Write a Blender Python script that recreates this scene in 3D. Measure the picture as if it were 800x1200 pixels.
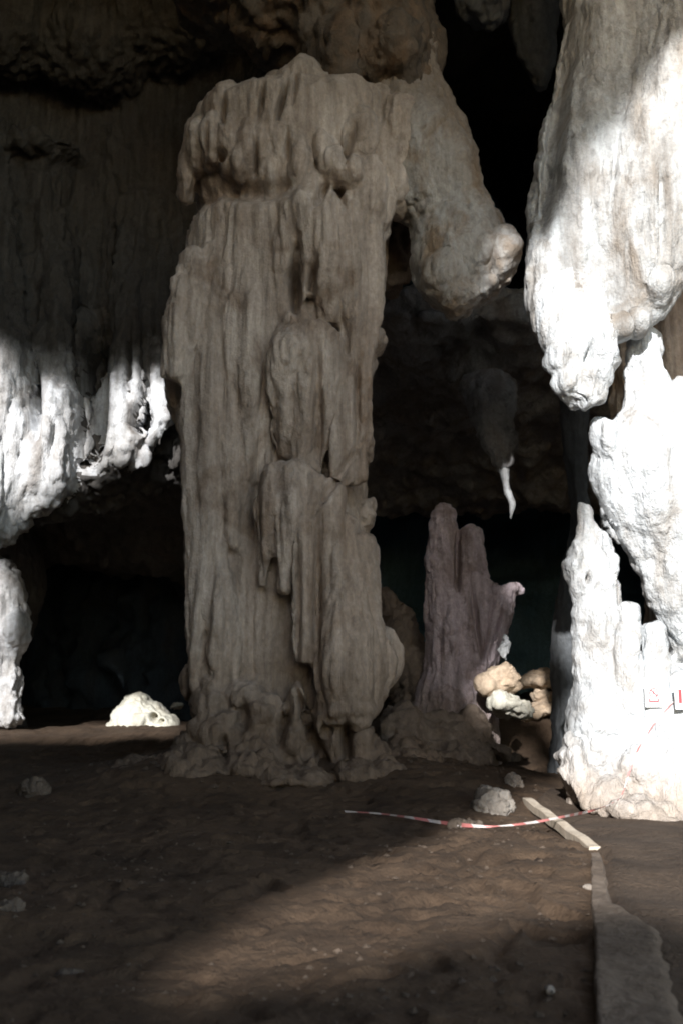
import bpy, bmesh, math
import numpy as np
from mathutils import Vector
from mathutils.bvhtree import BVHTree
from mathutils.kdtree import KDTree

S = bpy.context.scene
for o in list(bpy.data.objects):
    bpy.data.objects.remove(o)

# ------------------------------------------------------------------ camera
CAM_Z, PITCH, F_PX = 1.6, math.radians(10.0), 1167.0
cam_d = bpy.data.cameras.new("camera")
cam_d.sensor_fit = 'VERTICAL'; cam_d.sensor_height = 36.0; cam_d.sensor_width = 24.0
cam_d.lens = 35.0
cam_d.dof.use_dof = True; cam_d.dof.focus_distance = 16.0; cam_d.dof.aperture_fstop = 1.8
cam_d.clip_start = 0.1; cam_d.clip_end = 2000
cam = bpy.data.objects.new("camera", cam_d)
S.collection.objects.link(cam)
cam.location = (0, 0, CAM_Z)
cam.rotation_euler = (math.radians(90) + PITCH, 0, 0)
S.camera = cam

# ------------------------------------------------------------------ sky, sun, exposure
SUN_EL, SUN_AZ = math.radians(22.0), math.radians(11.5)   # light travels towards +Y, a little towards +X, downwards
SUN_ANGLE = math.radians(0.9)
W = bpy.data.worlds.new("World"); S.world = W; W.use_nodes = True
nt = W.node_tree; nt.nodes.clear()
sky = nt.nodes.new('ShaderNodeTexSky'); sky.sky_type = 'NISHITA'; sky.sun_disc = False
sky.sun_elevation = SUN_EL; sky.sun_rotation = math.pi + SUN_AZ
sky.air_density = 1.3; sky.dust_density = 0.7; sky.ozone_density = 2.0
bg = nt.nodes.new('ShaderNodeBackground'); bg.inputs['Strength'].default_value = 0.15
wo = nt.nodes.new('ShaderNodeOutputWorld')
nt.links.new(sky.outputs[0], bg.inputs[0]); nt.links.new(bg.outputs[0], wo.inputs[0])

sun_d = bpy.data.lights.new("sun", 'SUN'); sun_d.energy = 3.8; sun_d.angle = SUN_ANGLE
sun_d.color = (1.0, 0.985, 0.97)
sun = bpy.data.objects.new("sun", sun_d); S.collection.objects.link(sun)
SDIR = Vector((math.sin(SUN_AZ) * math.cos(SUN_EL), math.cos(SUN_AZ) * math.cos(SUN_EL), -math.sin(SUN_EL)))
sun.rotation_euler = SDIR.to_track_quat('-Z', 'Y').to_euler()
sun.location = (-10, -40, 30)

S.view_settings.view_transform = 'Standard'; S.view_settings.look = 'None'
S.view_settings.gamma = 1.0; S.view_settings.use_curve_mapping = False
S.view_settings.exposure = 1.28
S.render.engine = 'CYCLES'
S.cycles.use_denoising = True
S.cycles.max_bounces = 6; S.cycles.diffuse_bounces = 5; S.cycles.glossy_bounces = 3
S.cycles.filter_width = 1.9
S.cycles.sample_clamp_indirect = 6.0

# ------------------------------------------------------------------ helpers
def P(px, py, Y):
    """point on the plane y=Y seen at photograph pixel (px, py)"""
    a = math.atan2(600 - py, F_PX) ; el = PITCH + a
    # exact pinhole
    dx = (px - 400) / F_PX; dv = (600 - py) / F_PX
    fy = math.cos(PITCH) - dv * math.sin(PITCH)
    fz = math.sin(PITCH) + dv * math.cos(PITCH)
    t = Y / fy
    return Vector((dx * t, Y, CAM_Z + fz * t))

def mpp(Y, py=600):
    dv = (600 - py) / F_PX
    return Y / (math.cos(PITCH) - dv * math.sin(PITCH)) / F_PX

def proj(p):
    """world points (n,3) -> photograph pixels"""
    x = p[:, 0]; y = p[:, 1]; z = p[:, 2] - CAM_Z
    d = y * math.cos(PITCH) + z * math.sin(PITCH)
    v = -y * math.sin(PITCH) + z * math.cos(PITCH)
    return 400 + F_PX * x / d, 600 - F_PX * v / d

_rng = np.random.RandomState(7)
_perm = _rng.permutation(256); _perm = np.concatenate([_perm, _perm, _perm])
_grad = _rng.normal(size=(256, 3)); _grad /= np.linalg.norm(_grad, axis=1)[:, None]

def noise(p):
    i = np.floor(p).astype(np.int64); f = p - i; i &= 255
    u = f * f * f * (f * (f * 6 - 15) + 10)
    out = 0
    for dx in (0, 1):
        wx = u[:, 0] if dx else 1 - u[:, 0]
        a = _perm[i[:, 0] + dx]
        for dy in (0, 1):
            wy = u[:, 1] if dy else 1 - u[:, 1]
            b = _perm[a + i[:, 1] + dy]
            for dz in (0, 1):
                wz = u[:, 2] if dz else 1 - u[:, 2]
                g = _grad[_perm[b + i[:, 2] + dz] & 255]
                out = out + wx * wy * wz * (g[:, 0] * (f[:, 0] - dx) + g[:, 1] * (f[:, 1] - dy) + g[:, 2] * (f[:, 2] - dz))
    return out * 1.6

def fbm(p, o=4, gain=0.5):
    s = 0; a = 1.0
    for k in range(o):
        s = s + a * noise(p * (2.03 ** k) + 17.3 * k); a *= gain
    return s

def billow(p, o=3, gain=0.5):
    s = 0; a = 1.0
    for k in range(o):
        s = s + a * (np.abs(noise(p * (2.03 ** k) + 31.7 * k)) * 2 - 0.55); a *= gain
    return s

def sm(a, b, x):
    t = np.clip((x - a) / (b - a), 0, 1)
    return t * t * (3 - 2 * t)

def link(o, parent=None):
    S.collection.objects.link(o)
    if parent is not None:
        o.parent = parent
        o.location = -Vector(parent.location)
    return o

def tag(o, label=None, cat=None, group=None, kind=None):
    if label: o['label'] = label
    if cat: o['category'] = cat
    if group: o['group'] = group
    if kind: o['kind'] = kind
    return o

def thing(name, loc, label, cat, group=None):
    o = bpy.data.objects.new(name, None); S.collection.objects.link(o)
    o.location = loc; o.empty_display_size = 0.2
    return tag(o, label, cat, group)

def mesh_np(name, V, F):
    me = bpy.data.meshes.new(name)
    V = np.asarray(V, dtype=np.float32)
    if isinstance(F, np.ndarray):
        n, k = F.shape
        me.vertices.add(len(V)); me.vertices.foreach_set('co', V.ravel())
        me.loops.add(n * k); me.loops.foreach_set('vertex_index', F.astype(np.int32).ravel())
        me.polygons.add(n)
        me.polygons.foreach_set('loop_start', np.arange(0, n * k, k, dtype=np.int32))
        me.update(calc_edges=True)
    else:
        me.from_pydata([tuple(v) for v in V], [], F); me.update()
    return me

def smooth(me, on=True):
    me.polygons.foreach_set('use_smooth', np.full(len(me.polygons), on))
    me.update()

def grid_faces(nr, nc):
    i = np.arange((nr - 1) * (nc - 1)); r = i // (nc - 1); c = i % (nc - 1)
    a = r * nc + c
    return np.stack([a, a + 1, a + nc + 1, a + nc], 1)

# ------------------------------------------------------------------ sculpting: rounded volumes fused by a voxel remesh, then eroded by noise
class Sculpt:
    def __init__(s): s.V = []; s.F = []; s.n = 0; s.cur = ''; s.P = []
    def _add(s, V, F):
        s.V.append(np.asarray(V)); s.P += [s.cur] * len(V); s.F += [tuple(i + s.n for i in f) for f in F]; s.n += len(V)
    def el(s, px, py, Y, rx, rz, ry, rot=0.0):
        """ellipsoid; rx, rz in photo pixels, ry metres in depth; rot = lean in the picture plane (deg, clockwise)"""
        c = P(px, py, Y); m = mpp(Y, py)
        return s.el_w(c, rx * m, ry, rz * m, rot)
    def el_w(s, c, rx, ry, rz, rot=0.0, yaw=0.0):
        nu, nv = 20, 12; V = [(0, 0, 1)]
        for j in range(1, nv):
            t = math.pi * j / nv
            for i in range(nu):
                a = 2 * math.pi * i / nu
                V.append((math.sin(t) * math.cos(a), math.sin(t) * math.sin(a), math.cos(t)))
        V.append((0, 0, -1)); V = np.array(V) * (rx, ry, rz)
        r = math.radians(rot); x = V[:, 0] * math.cos(r) + V[:, 2] * math.sin(r); z = -V[:, 0] * math.sin(r) + V[:, 2] * math.cos(r)
        y = V[:, 1]
        if yaw:
            q = math.radians(yaw); x, y = x * math.cos(q) - y * math.sin(q), x * math.sin(q) + y * math.cos(q)
        V = np.stack([x, y, z], 1) + np.array(c)
        F = [(0, 1 + i, 1 + (i + 1) % nu) for i in range(nu)]
        for j in range(nv - 2):
            for i in range(nu):
                a = 1 + j * nu + i; b = 1 + j * nu + (i + 1) % nu
                F.append((a, a + nu, b + nu, b))
        k = len(V) - 1; b0 = 1 + (nv - 2) * nu
        F += [(k, b0 + (i + 1) % nu, b0 + i) for i in range(nu)]
        s._add(V, F)
        return s
    def vt(s, rows, dr=1.0, cap=(0.6, 0.6)):
        """upright tube; rows (px, py, Y, r_px[, depth ratio]) from top to bottom, domed ends"""
        R = []
        for r in rows:
            c = P(r[0], r[1], r[2]); rad = r[3] * mpp(r[2], r[1])
            R.append((c.x, c.y, c.z, rad, rad * (r[4] if len(r) > 4 else dr)))
        # densify with a smooth curve
        R = np.array(R); t = np.arange(len(R)); tt = np.linspace(0, len(R) - 1, (len(R) - 1) * 5 + 1)
        m = np.gradient(R, axis=0) if len(R) > 1 else R * 0
        D = []
        for x in tt:
            i = min(int(x), len(R) - 2); u = x - i
            h00 = 2*u**3-3*u**2+1; h10 = u**3-2*u**2+u; h01 = -2*u**3+3*u**2; h11 = u**3-u**2
            D.append(h00*R[i] + h10*m[i]*0.8 + h01*R[i+1] + h11*m[i+1]*0.8)
        D = np.array(D); D[:, 3:] = np.maximum(D[:, 3:], 0.01)
        top, bot = D[0], D[-1]; pre = []; post = []
        for k in range(1, 5):
            a = math.pi / 2 * k / 4.4
            pre.insert(0, (top[0], top[1], top[2] + math.sin(a) * top[3] * cap[0], top[3] * math.cos(a), top[4] * math.cos(a)))
            post.append((bot[0], bot[1], bot[2] - math.sin(a) * bot[3] * cap[1], bot[3] * math.cos(a), bot[4] * math.cos(a)))
        D = np.vstack([pre, D, post]); n = 24; V = []
        for d in D:
            for i in range(n):
                a = 2 * math.pi * i / n
                V.append((d[0] + d[3] * math.cos(a), d[1] + d[4] * math.sin(a), d[2]))
        F = []
        for j in range(len(D) - 1):
            for i in range(n):
                a = j * n + i; b = j * n + (i + 1) % n
                F.append((a, a + n, b + n, b))
        F.append(tuple(reversed(range(n)))[::-1]); k = (len(D) - 1) * n
        F.append(tuple(k + i for i in reversed(range(n))))
        s._add(V, F)
        return s
    def part(s, name): s.cur = name; return s
    def build_parts(s, parent, mats, voxel=0.06, disp=None, sm_it=4, carve=(), names=None):
        """one continuous body whose surface is divided among its parts (part key -> object name, material)"""
        whole = s.build('tmp_whole', M[next(iter(mats.values()))], None, voxel, disp, sm_it, carve)
        me = whole.data; v = verts(me); nrm = normals(me)
        keys = list(mats); V0 = np.vstack(s.V)
        kd = KDTree(len(V0))
        for i, c in enumerate(V0): kd.insert(c, i)
        kd.balance()
        lab = np.array([keys.index(s.P[kd.find(c)[1]]) for c in v])
        nf = len(me.polygons); lt = np.empty(nf, dtype=np.int32); me.polygons.foreach_get('loop_total', lt)
        ls_ = np.empty(nf, dtype=np.int32); me.polygons.foreach_get('loop_start', ls_)
        li = np.empty(len(me.loops), dtype=np.int32); me.loops.foreach_get('vertex_index', li)
        quad = lt == 4
        Fq = li[ls_[quad][:, None] + np.arange(4)]; Ft = li[ls_[~quad][:, None] + np.arange(3)]
        out = []
        for k, key in enumerate(keys):
            fq = Fq[lab[Fq[:, 0]] == k]; ft = Ft[lab[Ft[:, 0]] == k]
            if len(fq) + len(ft) == 0: continue
            used = np.unique(np.concatenate([fq.ravel(), ft.ravel()])); rm = np.full(len(v), -1); rm[used] = np.arange(len(used))
            tris = np.concatenate([rm[fq][:, [0, 1, 2]], rm[fq][:, [0, 2, 3]], rm[ft]]) if len(ft) else np.concatenate([rm[fq][:, [0, 1, 2]], rm[fq][:, [0, 2, 3]]])
            nm = (names or {}).get(key, key)
            m2 = mesh_np(nm, v[used], tris); smooth(m2); m2.normals_split_custom_set_from_vertices(nrm[used].astype(np.float32))
            m2.materials.append(M[mats[key]])
            o = bpy.data.objects.new(nm, m2); link(o, parent); out.append(o)
        bpy.data.objects.remove(whole); bpy.data.meshes.remove(me)
        return out
    def build(s, name, mat, parent=None, voxel=0.06, disp=None, sm_it=2, carve=(), post=None):
        me0 = mesh_np('tmp', np.vstack(s.V), s.F)
        ob = bpy.data.objects.new('tmp', me0); S.collection.objects.link(ob)
        md = ob.modifiers.new('r', 'REMESH'); md.mode = 'VOXEL'; md.voxel_size = voxel
        ms = ob.modifiers.new('s', 'SMOOTH'); ms.iterations = sm_it; ms.factor = 0.5
        dg = bpy.context.evaluated_depsgraph_get()
        me = bpy.data.meshes.new_from_object(ob.evaluated_get(dg))
        bpy.data.objects.remove(ob); bpy.data.meshes.remove(me0)
        me.name = name
        sculpt_mesh(me, disp, carve, post)
        me.materials.clear(); me.materials.append(mat)
        o = bpy.data.objects.new(name, me); link(o, parent)
        return o

def verts(me):
    v = np.empty(len(me.vertices) * 3, dtype=np.float32); me.vertices.foreach_get('co', v); return v.reshape(-1, 3).astype(np.float64)
def normals(me):
    v = np.empty(len(me.vertices) * 3, dtype=np.float32); me.vertices.foreach_get('normal', v); return v.reshape(-1, 3).astype(np.float64)

def sculpt_mesh(me, disp, carve=(), post=None):
    v = verts(me)
    if disp is not None:
        if not isinstance(disp, (list, tuple)): disp = [disp]
        for d in disp:
            n = normals(me)
            v = v + n * d(v, n)[:, None]
            me.vertices.foreach_set('co', v.astype(np.float32).ravel()); me.update()
    if len(carve):
        n = normals(me); x, y = proj(v); front = sm(0.35, -0.15, n[:, 1])
        for (cx, cy, rx, ry, dep, *rot) in carve:
            a = math.radians(rot[0]) if rot else 0
            ux = (x - cx) * math.cos(a) + (y - cy) * math.sin(a); uy = -(x - cx) * math.sin(a) + (y - cy) * math.cos(a)
            v[:, 1] += dep * front * np.exp(-((ux / rx) ** 2 + (uy / ry) ** 2) ** 1.5)
    if post is not None:
        v = post(v)
    me.vertices.foreach_set('co', v.astype(np.float32).ravel())
    smooth(me)

def flow(big=0.25, flute=0.10, knob=0.05, fine=0.02, fs=2.2, bs=0.7, seed=0.0, stretch=0.16):
    """flowstone relief: broad swelling, upright flutes with sharp creases, popcorn knobs, fine grain"""
    def f(p, n):
        q = p + seed
        up = 1 - np.abs(n[:, 2]) ** 2
        w = np.stack([noise(q * (.9, .9, .3)), noise(q * (.9, .9, .3) + 40), noise(q * 0.9 + 80)], 1) * 0.2
        g = q + w
        d = big * fbm(g * (bs, bs, bs * 0.5), 2)
        d = d + flute * up * (0.75 * billow(g * (fs, fs, fs * stretch), 2, 0.5) + 0.32 * billow(g * (fs * 2.7, fs * 2.7, fs * stretch * 1.6) + 7, 2, 0.6))
        d = d + knob * (1 - 0.5 * up) * billow(g * 2.6 + 9, 3, 0.5)
        d = d + fine * fbm(g * (9, 9, 4), 3)
        return d
    return f

def boulder(big=0.15, mid=0.08, fine=0.02, s=1.0, seed=0.0):
    def f(p, n):
        q = p + seed
        return big * fbm(q * 0.9 * s, 2) + mid * billow(q * 2.2 * s, 3) + fine * fbm(q * 8 * s, 3)
    return f

# ------------------------------------------------------------------ materials
def rock_mat(name, base, alt, stain, scale=0.7, streak=0.25, stain_amt=0.35, bump=0.35, rough=0.88, fine=1.0, grime=None, zlayers=(), streakiness=0.5, spots=0.25):
    m = bpy.data.materials.new(name); m.use_nodes = True
    t = m.node_tree; t.nodes.clear(); N = t.nodes.new; L = t.links.new
    out = N('ShaderNodeOutputMaterial'); b = N('ShaderNodeBsdfPrincipled'); L(b.outputs[0], out.inputs[0])
    b.inputs['Roughness'].default_value = rough
    b.inputs['Specular IOR Level'].default_value = 0.25
    geo = N('ShaderNodeNewGeometry')
    def mapped(sx, sz, off=0.0):
        k = N('ShaderNodeMapping'); k.inputs['Scale'].default_value = (sx, sx, sz); k.inputs['Location'].default_value = (off, off * .7, off * 1.3)
        L(geo.outputs['Position'], k.inputs[0]); return k.outputs[0]
    def nz(vec, sc, det, dist=0.0, ro=0.55):
        n = N('ShaderNodeTexNoise'); n.inputs['Scale'].default_value = sc; n.inputs['Detail'].default_value = det
        n.inputs['Roughness'].default_value = ro; n.inputs['Distortion'].default_value = dist; L(vec, n.inputs['Vector']); return n.outputs[0]
    def ramp(v, a, bb):
        r = N('ShaderNodeMapRange'); r.inputs['From Min'].default_value = a; r.inputs['From Max'].default_value = bb; L(v, r.inputs['Value']); return r.outputs[0]
    def mix(fac, c1, c2, mode='MIX'):
        x = N('ShaderNodeMix'); x.data_type = 'RGBA'; x.blend_type = mode
        if isinstance(fac, (int, float)): x.inputs[0].default_value = fac
        else: L(fac, x.inputs[0])
        for c, i in ((c1, 6), (c2, 7)):
            if isinstance(c, tuple): x.inputs[i].default_value = (*c, 1)
            else: L(c, x.inputs[i])
        return x.outputs[2]
    def mul(a, k):
        x = N('ShaderNodeMath'); x.operation = 'MULTIPLY'; L(a, x.inputs[0])
        if isinstance(k, (int, float)): x.inputs[1].default_value = k
        else: L(k, x.inputs[1])
        return x.outputs[0]
    c = mix(ramp(nz(mapped(1, 0.55), scale, 4, 0.6), 0.36, 0.64), base, alt)
    st = ramp(nz(mapped(1, streak * 0.35, 5), scale * 2.6, 4, 0.4), 0.48, 0.72)
    c = mix(mul(st, stain_amt), c, stain)
    st2 = ramp(nz(mapped(1, 0.8, 11), scale * 1.3, 4, 0.8, 0.65), 0.52, 0.66)
    c = mix(mul(st2, stain_amt * 0.8), c, grime or stain)
    if zlayers:
        sx = N('ShaderNodeSeparateXYZ'); L(geo.outputs['Position'], sx.inputs[0])
        wob = nz(mapped(1, 0.5, 19), 0.9, 5, 0.5, 0.6)
        for (z0, z1, amp, colr, amt) in zlayers:
            k = N('ShaderNodeMath'); k.operation = 'MULTIPLY_ADD'; L(wob, k.inputs[0]); k.inputs[1].default_value = amp; L(sx.outputs[2], k.inputs[2])
            c = mix(mul(ramp(k.outputs[0], z0 + amp * .5, z1 + amp * .5), amt), c, colr)
    gr = ramp(nz(mapped(1, 0.7, 3), 14 * fine, 3, 0.2, 0.7), 0.25, 0.75)
    fs_ = ramp(nz(mapped(1, 0.05, 23), 5.5, 3, 0.25, 0.6), 0.3, 0.7)
    c = mix(streakiness, c, mix(1.0, c, mix(fs_, (0.62, 0.60, 0.58), (1.2, 1.2, 1.2)), 'MULTIPLY'))
    gcol = mix(gr, (0.72, 0.71, 0.70), (1.12, 1.12, 1.12))
    c = mix(1.0, c, gcol, 'MULTIPLY')
    sp = ramp(nz(mapped(1, 0.8, 37), 5.0 * fine, 5, 0.6, 0.75), 0.56, 0.70)
    c = mix(mul(sp, spots), c, mix(1.0, c, (0.34, 0.30, 0.27), 'MULTIPLY'))
    L(c, b.inputs['Base Color'])
    h = N('ShaderNodeMath'); h.operation = 'ADD'
    L(mul(nz(mapped(1, 0.12 if streakiness > .3 else .6, 2), 9 * fine, 4, 0.4, 0.7), 1.0), h.inputs[0]); L(mul(nz(mapped(1, 0.8, 8), 26 * fine, 2, 0, 0.6), 0.45), h.inputs[1])
    bp = N('ShaderNodeBump'); bp.inputs['Strength'].default_value = bump; bp.inputs['Distance'].default_value = 0.08
    L(h.outputs[0], bp.inputs['Height']); L(bp.outputs[0], b.inputs['Normal'])
    return m

def plain_mat(name, col, rough=0.7, var=0.15, scale=30):
    m = bpy.data.materials.new(name); m.use_nodes = True
    t = m.node_tree; b = t.nodes['Principled BSDF']; b.inputs['Roughness'].default_value = rough
    n = t.nodes.new('ShaderNodeTexNoise'); n.inputs['Scale'].default_value = scale; n.inputs['Detail'].default_value = 4
    g = t.nodes.new('ShaderNodeNewGeometry'); t.links.new(g.outputs['Position'], n.inputs['Vector'])
    r = t.nodes.new('ShaderNodeValToRGB')
    r.color_ramp.elements[0].position = 0.3; r.color_ramp.elements[1].position = 0.7
    r.color_ramp.elements[0].color = (*[c * (1 - var) for c in col], 1); r.color_ramp.elements[1].color = (*[min(1, c * (1 + var)) for c in col], 1)
    t.links.new(n.outputs[0], r.inputs[0]); t.links.new(r.outputs[0], b.inputs['Base Color'])
    return m

M = {}
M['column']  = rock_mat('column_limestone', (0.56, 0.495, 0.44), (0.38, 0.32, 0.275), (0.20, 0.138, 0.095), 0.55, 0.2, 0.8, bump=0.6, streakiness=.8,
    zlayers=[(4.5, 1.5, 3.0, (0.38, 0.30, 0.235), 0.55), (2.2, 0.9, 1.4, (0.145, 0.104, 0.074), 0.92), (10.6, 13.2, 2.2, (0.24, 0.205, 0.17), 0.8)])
M['crown']   = rock_mat('crown_limestone', (0.34, 0.315, 0.285), (0.26, 0.23, 0.20), (0.17, 0.11, 0.07), 0.7, 0.4, 0.5)
M['mound']   = rock_mat('mud_coated_limestone', (0.21, 0.17, 0.138), (0.145, 0.113, 0.09), (0.10, 0.072, 0.052), 0.8, 0.6, 0.6, bump=0.6, streakiness=.2)
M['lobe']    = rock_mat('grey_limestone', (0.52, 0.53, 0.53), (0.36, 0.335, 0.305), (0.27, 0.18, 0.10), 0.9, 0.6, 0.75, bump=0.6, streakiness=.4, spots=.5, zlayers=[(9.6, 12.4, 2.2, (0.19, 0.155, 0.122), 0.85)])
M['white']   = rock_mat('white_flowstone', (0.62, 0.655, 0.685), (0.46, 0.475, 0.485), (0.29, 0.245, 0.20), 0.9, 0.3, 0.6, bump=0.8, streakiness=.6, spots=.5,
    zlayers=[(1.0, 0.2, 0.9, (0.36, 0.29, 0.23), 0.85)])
M['whiteup'] = rock_mat('stained_shaded_flowstone', (0.52, 0.555, 0.58), (0.36, 0.355, 0.345), (0.20, 0.165, 0.13), 0.9, 0.3, 0.85, bump=0.7, streakiness=.7, spots=.5,
    zlayers=[(8.3, 11.5, 3.0, (0.40, 0.37, 0.33), 0.75)])  # browner upper layer puts the curtain's shade into the colour, besides real stains
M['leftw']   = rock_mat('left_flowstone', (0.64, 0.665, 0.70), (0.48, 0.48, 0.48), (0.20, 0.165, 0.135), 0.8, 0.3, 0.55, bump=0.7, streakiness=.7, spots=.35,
    zlayers=[(8.6, 10.0, 2.2, (0.050, 0.045, 0.040), 0.97)])  # dark upper layer paints in the shade above the sunlit fringe
M['dark']    = rock_mat('dark_cave_rock', (0.095, 0.09, 0.085), (0.062, 0.059, 0.057), (0.095, 0.073, 0.055), 0.4, 0.8, 0.5, bump=0.5)
M['ceil']    = rock_mat('ceiling_rock', (0.10, 0.082, 0.064), (0.06, 0.052, 0.045), (0.15, 0.09, 0.05), 0.5, 0.8, 0.6, bump=0.5)
M['rust']    = rock_mat('rusty_ceiling_rock', (0.115, 0.094, 0.074), (0.078, 0.064, 0.05), (0.16, 0.102, 0.06), 0.8, 0.8, 0.6, bump=0.6, streakiness=.3)
M['deep']    = rock_mat('void_darkness', (0.045, 0.06, 0.075), (0.03, 0.042, 0.052), (0.05, 0.045, 0.04), 0.4, 0.8, 0.5)
M['vault']   = rock_mat('grey_vault_rock', (0.33, 0.335, 0.345), (0.21, 0.21, 0.215), (0.16, 0.125, 0.10), 0.6, 0.9, 0.7, bump=0.8, streakiness=0, spots=.6)
M['void']    = rock_mat('far_cave_rock', (0.12, 0.225, 0.30), (0.095, 0.18, 0.245), (0.10, 0.16, 0.21), 0.2, 0.8, 0.4)  # blue in this colour stands in for the bluish far light
M['purple']  = rock_mat('mauve_limestone', (0.58, 0.50, 0.54), (0.44, 0.375, 0.405), (0.22, 0.165, 0.145), 1.1, 0.3, 0.75, bump=0.8, streakiness=.5, spots=.6, zlayers=[(2.0, 0.9, .8, (0.22, 0.175, 0.145), .8)])
M['slim']    = rock_mat('blue_grey_limestone', (0.13, 0.14, 0.15), (0.10, 0.11, 0.12), (0.08, 0.08, 0.08), 0.8, 0.4, 0.4)
M['tan']     = rock_mat('tan_rock', (0.50, 0.40, 0.30), (0.40, 0.30, 0.21), (0.22, 0.15, 0.10), 1.0, 0.8, 0.45)
M['pale']    = rock_mat('pale_boulder', (0.62, 0.62, 0.55), (0.52, 0.50, 0.42), (0.25, 0.20, 0.14), 1.0, 0.6, 0.4)
M['mud']     = rock_mat('brown_mud', (0.096, 0.063, 0.040), (0.066, 0.043, 0.027), (0.038, 0.024, 0.015), 0.6, 1.0, 0.7, bump=0.4, rough=0.95, streakiness=0, spots=.5)
M['path']    = rock_mat('packed_earth', (0.086, 0.061, 0.043), (0.066, 0.046, 0.032), (0.040, 0.027, 0.019), 0.6, 1.0, 0.7, bump=0.6, rough=0.92, streakiness=0, spots=.4)
M['slab']    = rock_mat('worn_concrete', (0.19, 0.15, 0.118), (0.14, 0.108, 0.083), (0.085, 0.063, 0.047), 1.4, 1.0, 0.6, bump=0.4, rough=0.9, streakiness=0, spots=.4)
M['timber']  = rock_mat('pale_timber', (0.62, 0.54, 0.44), (0.55, 0.47, 0.37), (0.30, 0.23, 0.17), 3.0, 1.0, 0.35, bump=0.2, rough=0.7)
M['stone']   = rock_mat('small_stone', (0.14, 0.112, 0.088), (0.10, 0.078, 0.06), (0.09, 0.066, 0.05), 2.5, 1.0, 0.6, bump=.6, streakiness=0, spots=.5)
M['gritm']   = rock_mat('muddy_grit', (0.105, 0.078, 0.058), (0.075, 0.055, 0.04), (0.05, 0.036, 0.026), 3.0, 1.0, 0.5, bump=.4, streakiness=0, spots=.3)
M['palestone'] = rock_mat('pale_stone', (0.36, 0.32, 0.28), (0.25, 0.215, 0.18), (0.14, 0.105, 0.08), 2.5, 1.0, 0.6, bump=.7, streakiness=0, spots=.6)
M['sign']    = plain_mat('white_sign_board', (0.80, 0.80, 0.79), 0.5, 0.03)
M['red']     = plain_mat('red_print', (0.62, 0.04, 0.05), 0.5, 0.05)
M['greyp']   = plain_mat('grey_print', (0.25, 0.25, 0.26), 0.5, 0.05)
M['tapew']   = plain_mat('white_tape', (0.50, 0.45, 0.43), 0.5, 0.15, 12)
M['taper']   = plain_mat('red_tape', (0.40, 0.14, 0.13), 0.5, 0.2, 12)

# ------------------------------------------------------------------ floor
def floor_h(x, y):
    x = np.asarray(x, float); y = np.asarray(y, float)
    h = 0.42 * sm(20, 29, y) * sm(-1.0, -4.5, x)
    h = h + 0.85 * sm(24.5, 27.0, y) * sm(0.0, 2.5, x) - 0.45 * np.exp(-((x - 4.4) / 2.0) ** 2 - ((y - 21.5) / 2.6) ** 2)
    h = h + 0.62 * np.exp(-(((x + 0.9) / 4.0) ** 2 + ((y - 18.2) / 3.4) ** 2) ** 1.2)
    h = h + (0.9 + 0.5 * np.sin(x * .7)) * sm(33, 42, y)
    h = h + 0.22 * np.exp(-((x + 2.6) / 1.5) ** 2 - ((y - 15.6) / 1.1) ** 2)
    h = h + 0.10 * np.exp(-((x - 2.4) / 1.4) ** 2 - ((y - 14.6) / 1.4) ** 2)
    return h
def floor_detail(x, y):
    p = np.stack([x, y, x * 0 + 3.1], 1)
    # the swept path on the right stays flatter
    on_path = sm(-0.15, 0.25, x - path_left(y)) * sm(19, 15, y)
    rough = 1 - 0.85 * on_path
    q = p + 0.3 * np.stack([noise(p * 0.8), noise(p * 0.8 + 30), p[:, 0] * 0], 1)
    d = 0.10 * fbm(q * 0.35, 3) + rough * (0.03 * fbm(q * (0.9, .9, 1), 2) + 0.022 * fbm(q * (2.6, 2.6, 1), 3) + 0.007 * fbm(q * 9, 3, .6)) + 0.003 * fbm(q * 12, 3)
    # trodden dents with pushed-up rims
    for k_, a_, o_ in ((2.3, 0.05, 12), (3.6, 0.04, 52), (6.5, 0.022, 77)):
        n_ = noise(q * (k_, k_ * .8, 1) + o_); d = d - rough * a_ * (sm(0.28, 0.55, n_) - 0.35 * sm(0.05, 0.25, n_) * sm(0.36, 0.28, n_))
    return d - 0.03 * on_path
def path_left(y):
    # x of the path's left edge as a function of distance
    return np.interp(y, [-60, 4.5, 9.9, 12.9, 15, 20], [0.6, 1.10, 2.42, 2.30, 2.9, 4.0])

ys = np.concatenate([np.linspace(-140, 3.5, 60)[:-1], np.linspace(3.5, 24, 430)[:-1], np.linspace(24, 60, 110)])
xs = np.concatenate([np.linspace(-140, -9, 40)[:-1], np.linspace(-9, 9, 360)[:-1], np.linspace(9, 140, 40)])
X, Y = np.meshgrid(xs, ys); x = X.ravel(); y = Y.ravel()
near = sm(-20, -8, x) * sm(20, 8, x) * sm(-6, 2, y)
z = floor_h(x, y) + floor_detail(x, y) * (0.3 + 0.7 * near)
fm = mesh_np('floor', np.stack([x, y, z], 1), grid_faces(len(ys), len(xs))); smooth(fm); fm.materials.append(M['mud'])
floor = link(bpy.data.objects.new('floor', fm)); tag(floor, 'trodden brown mud floor of the cave', None, kind='structure')

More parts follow.
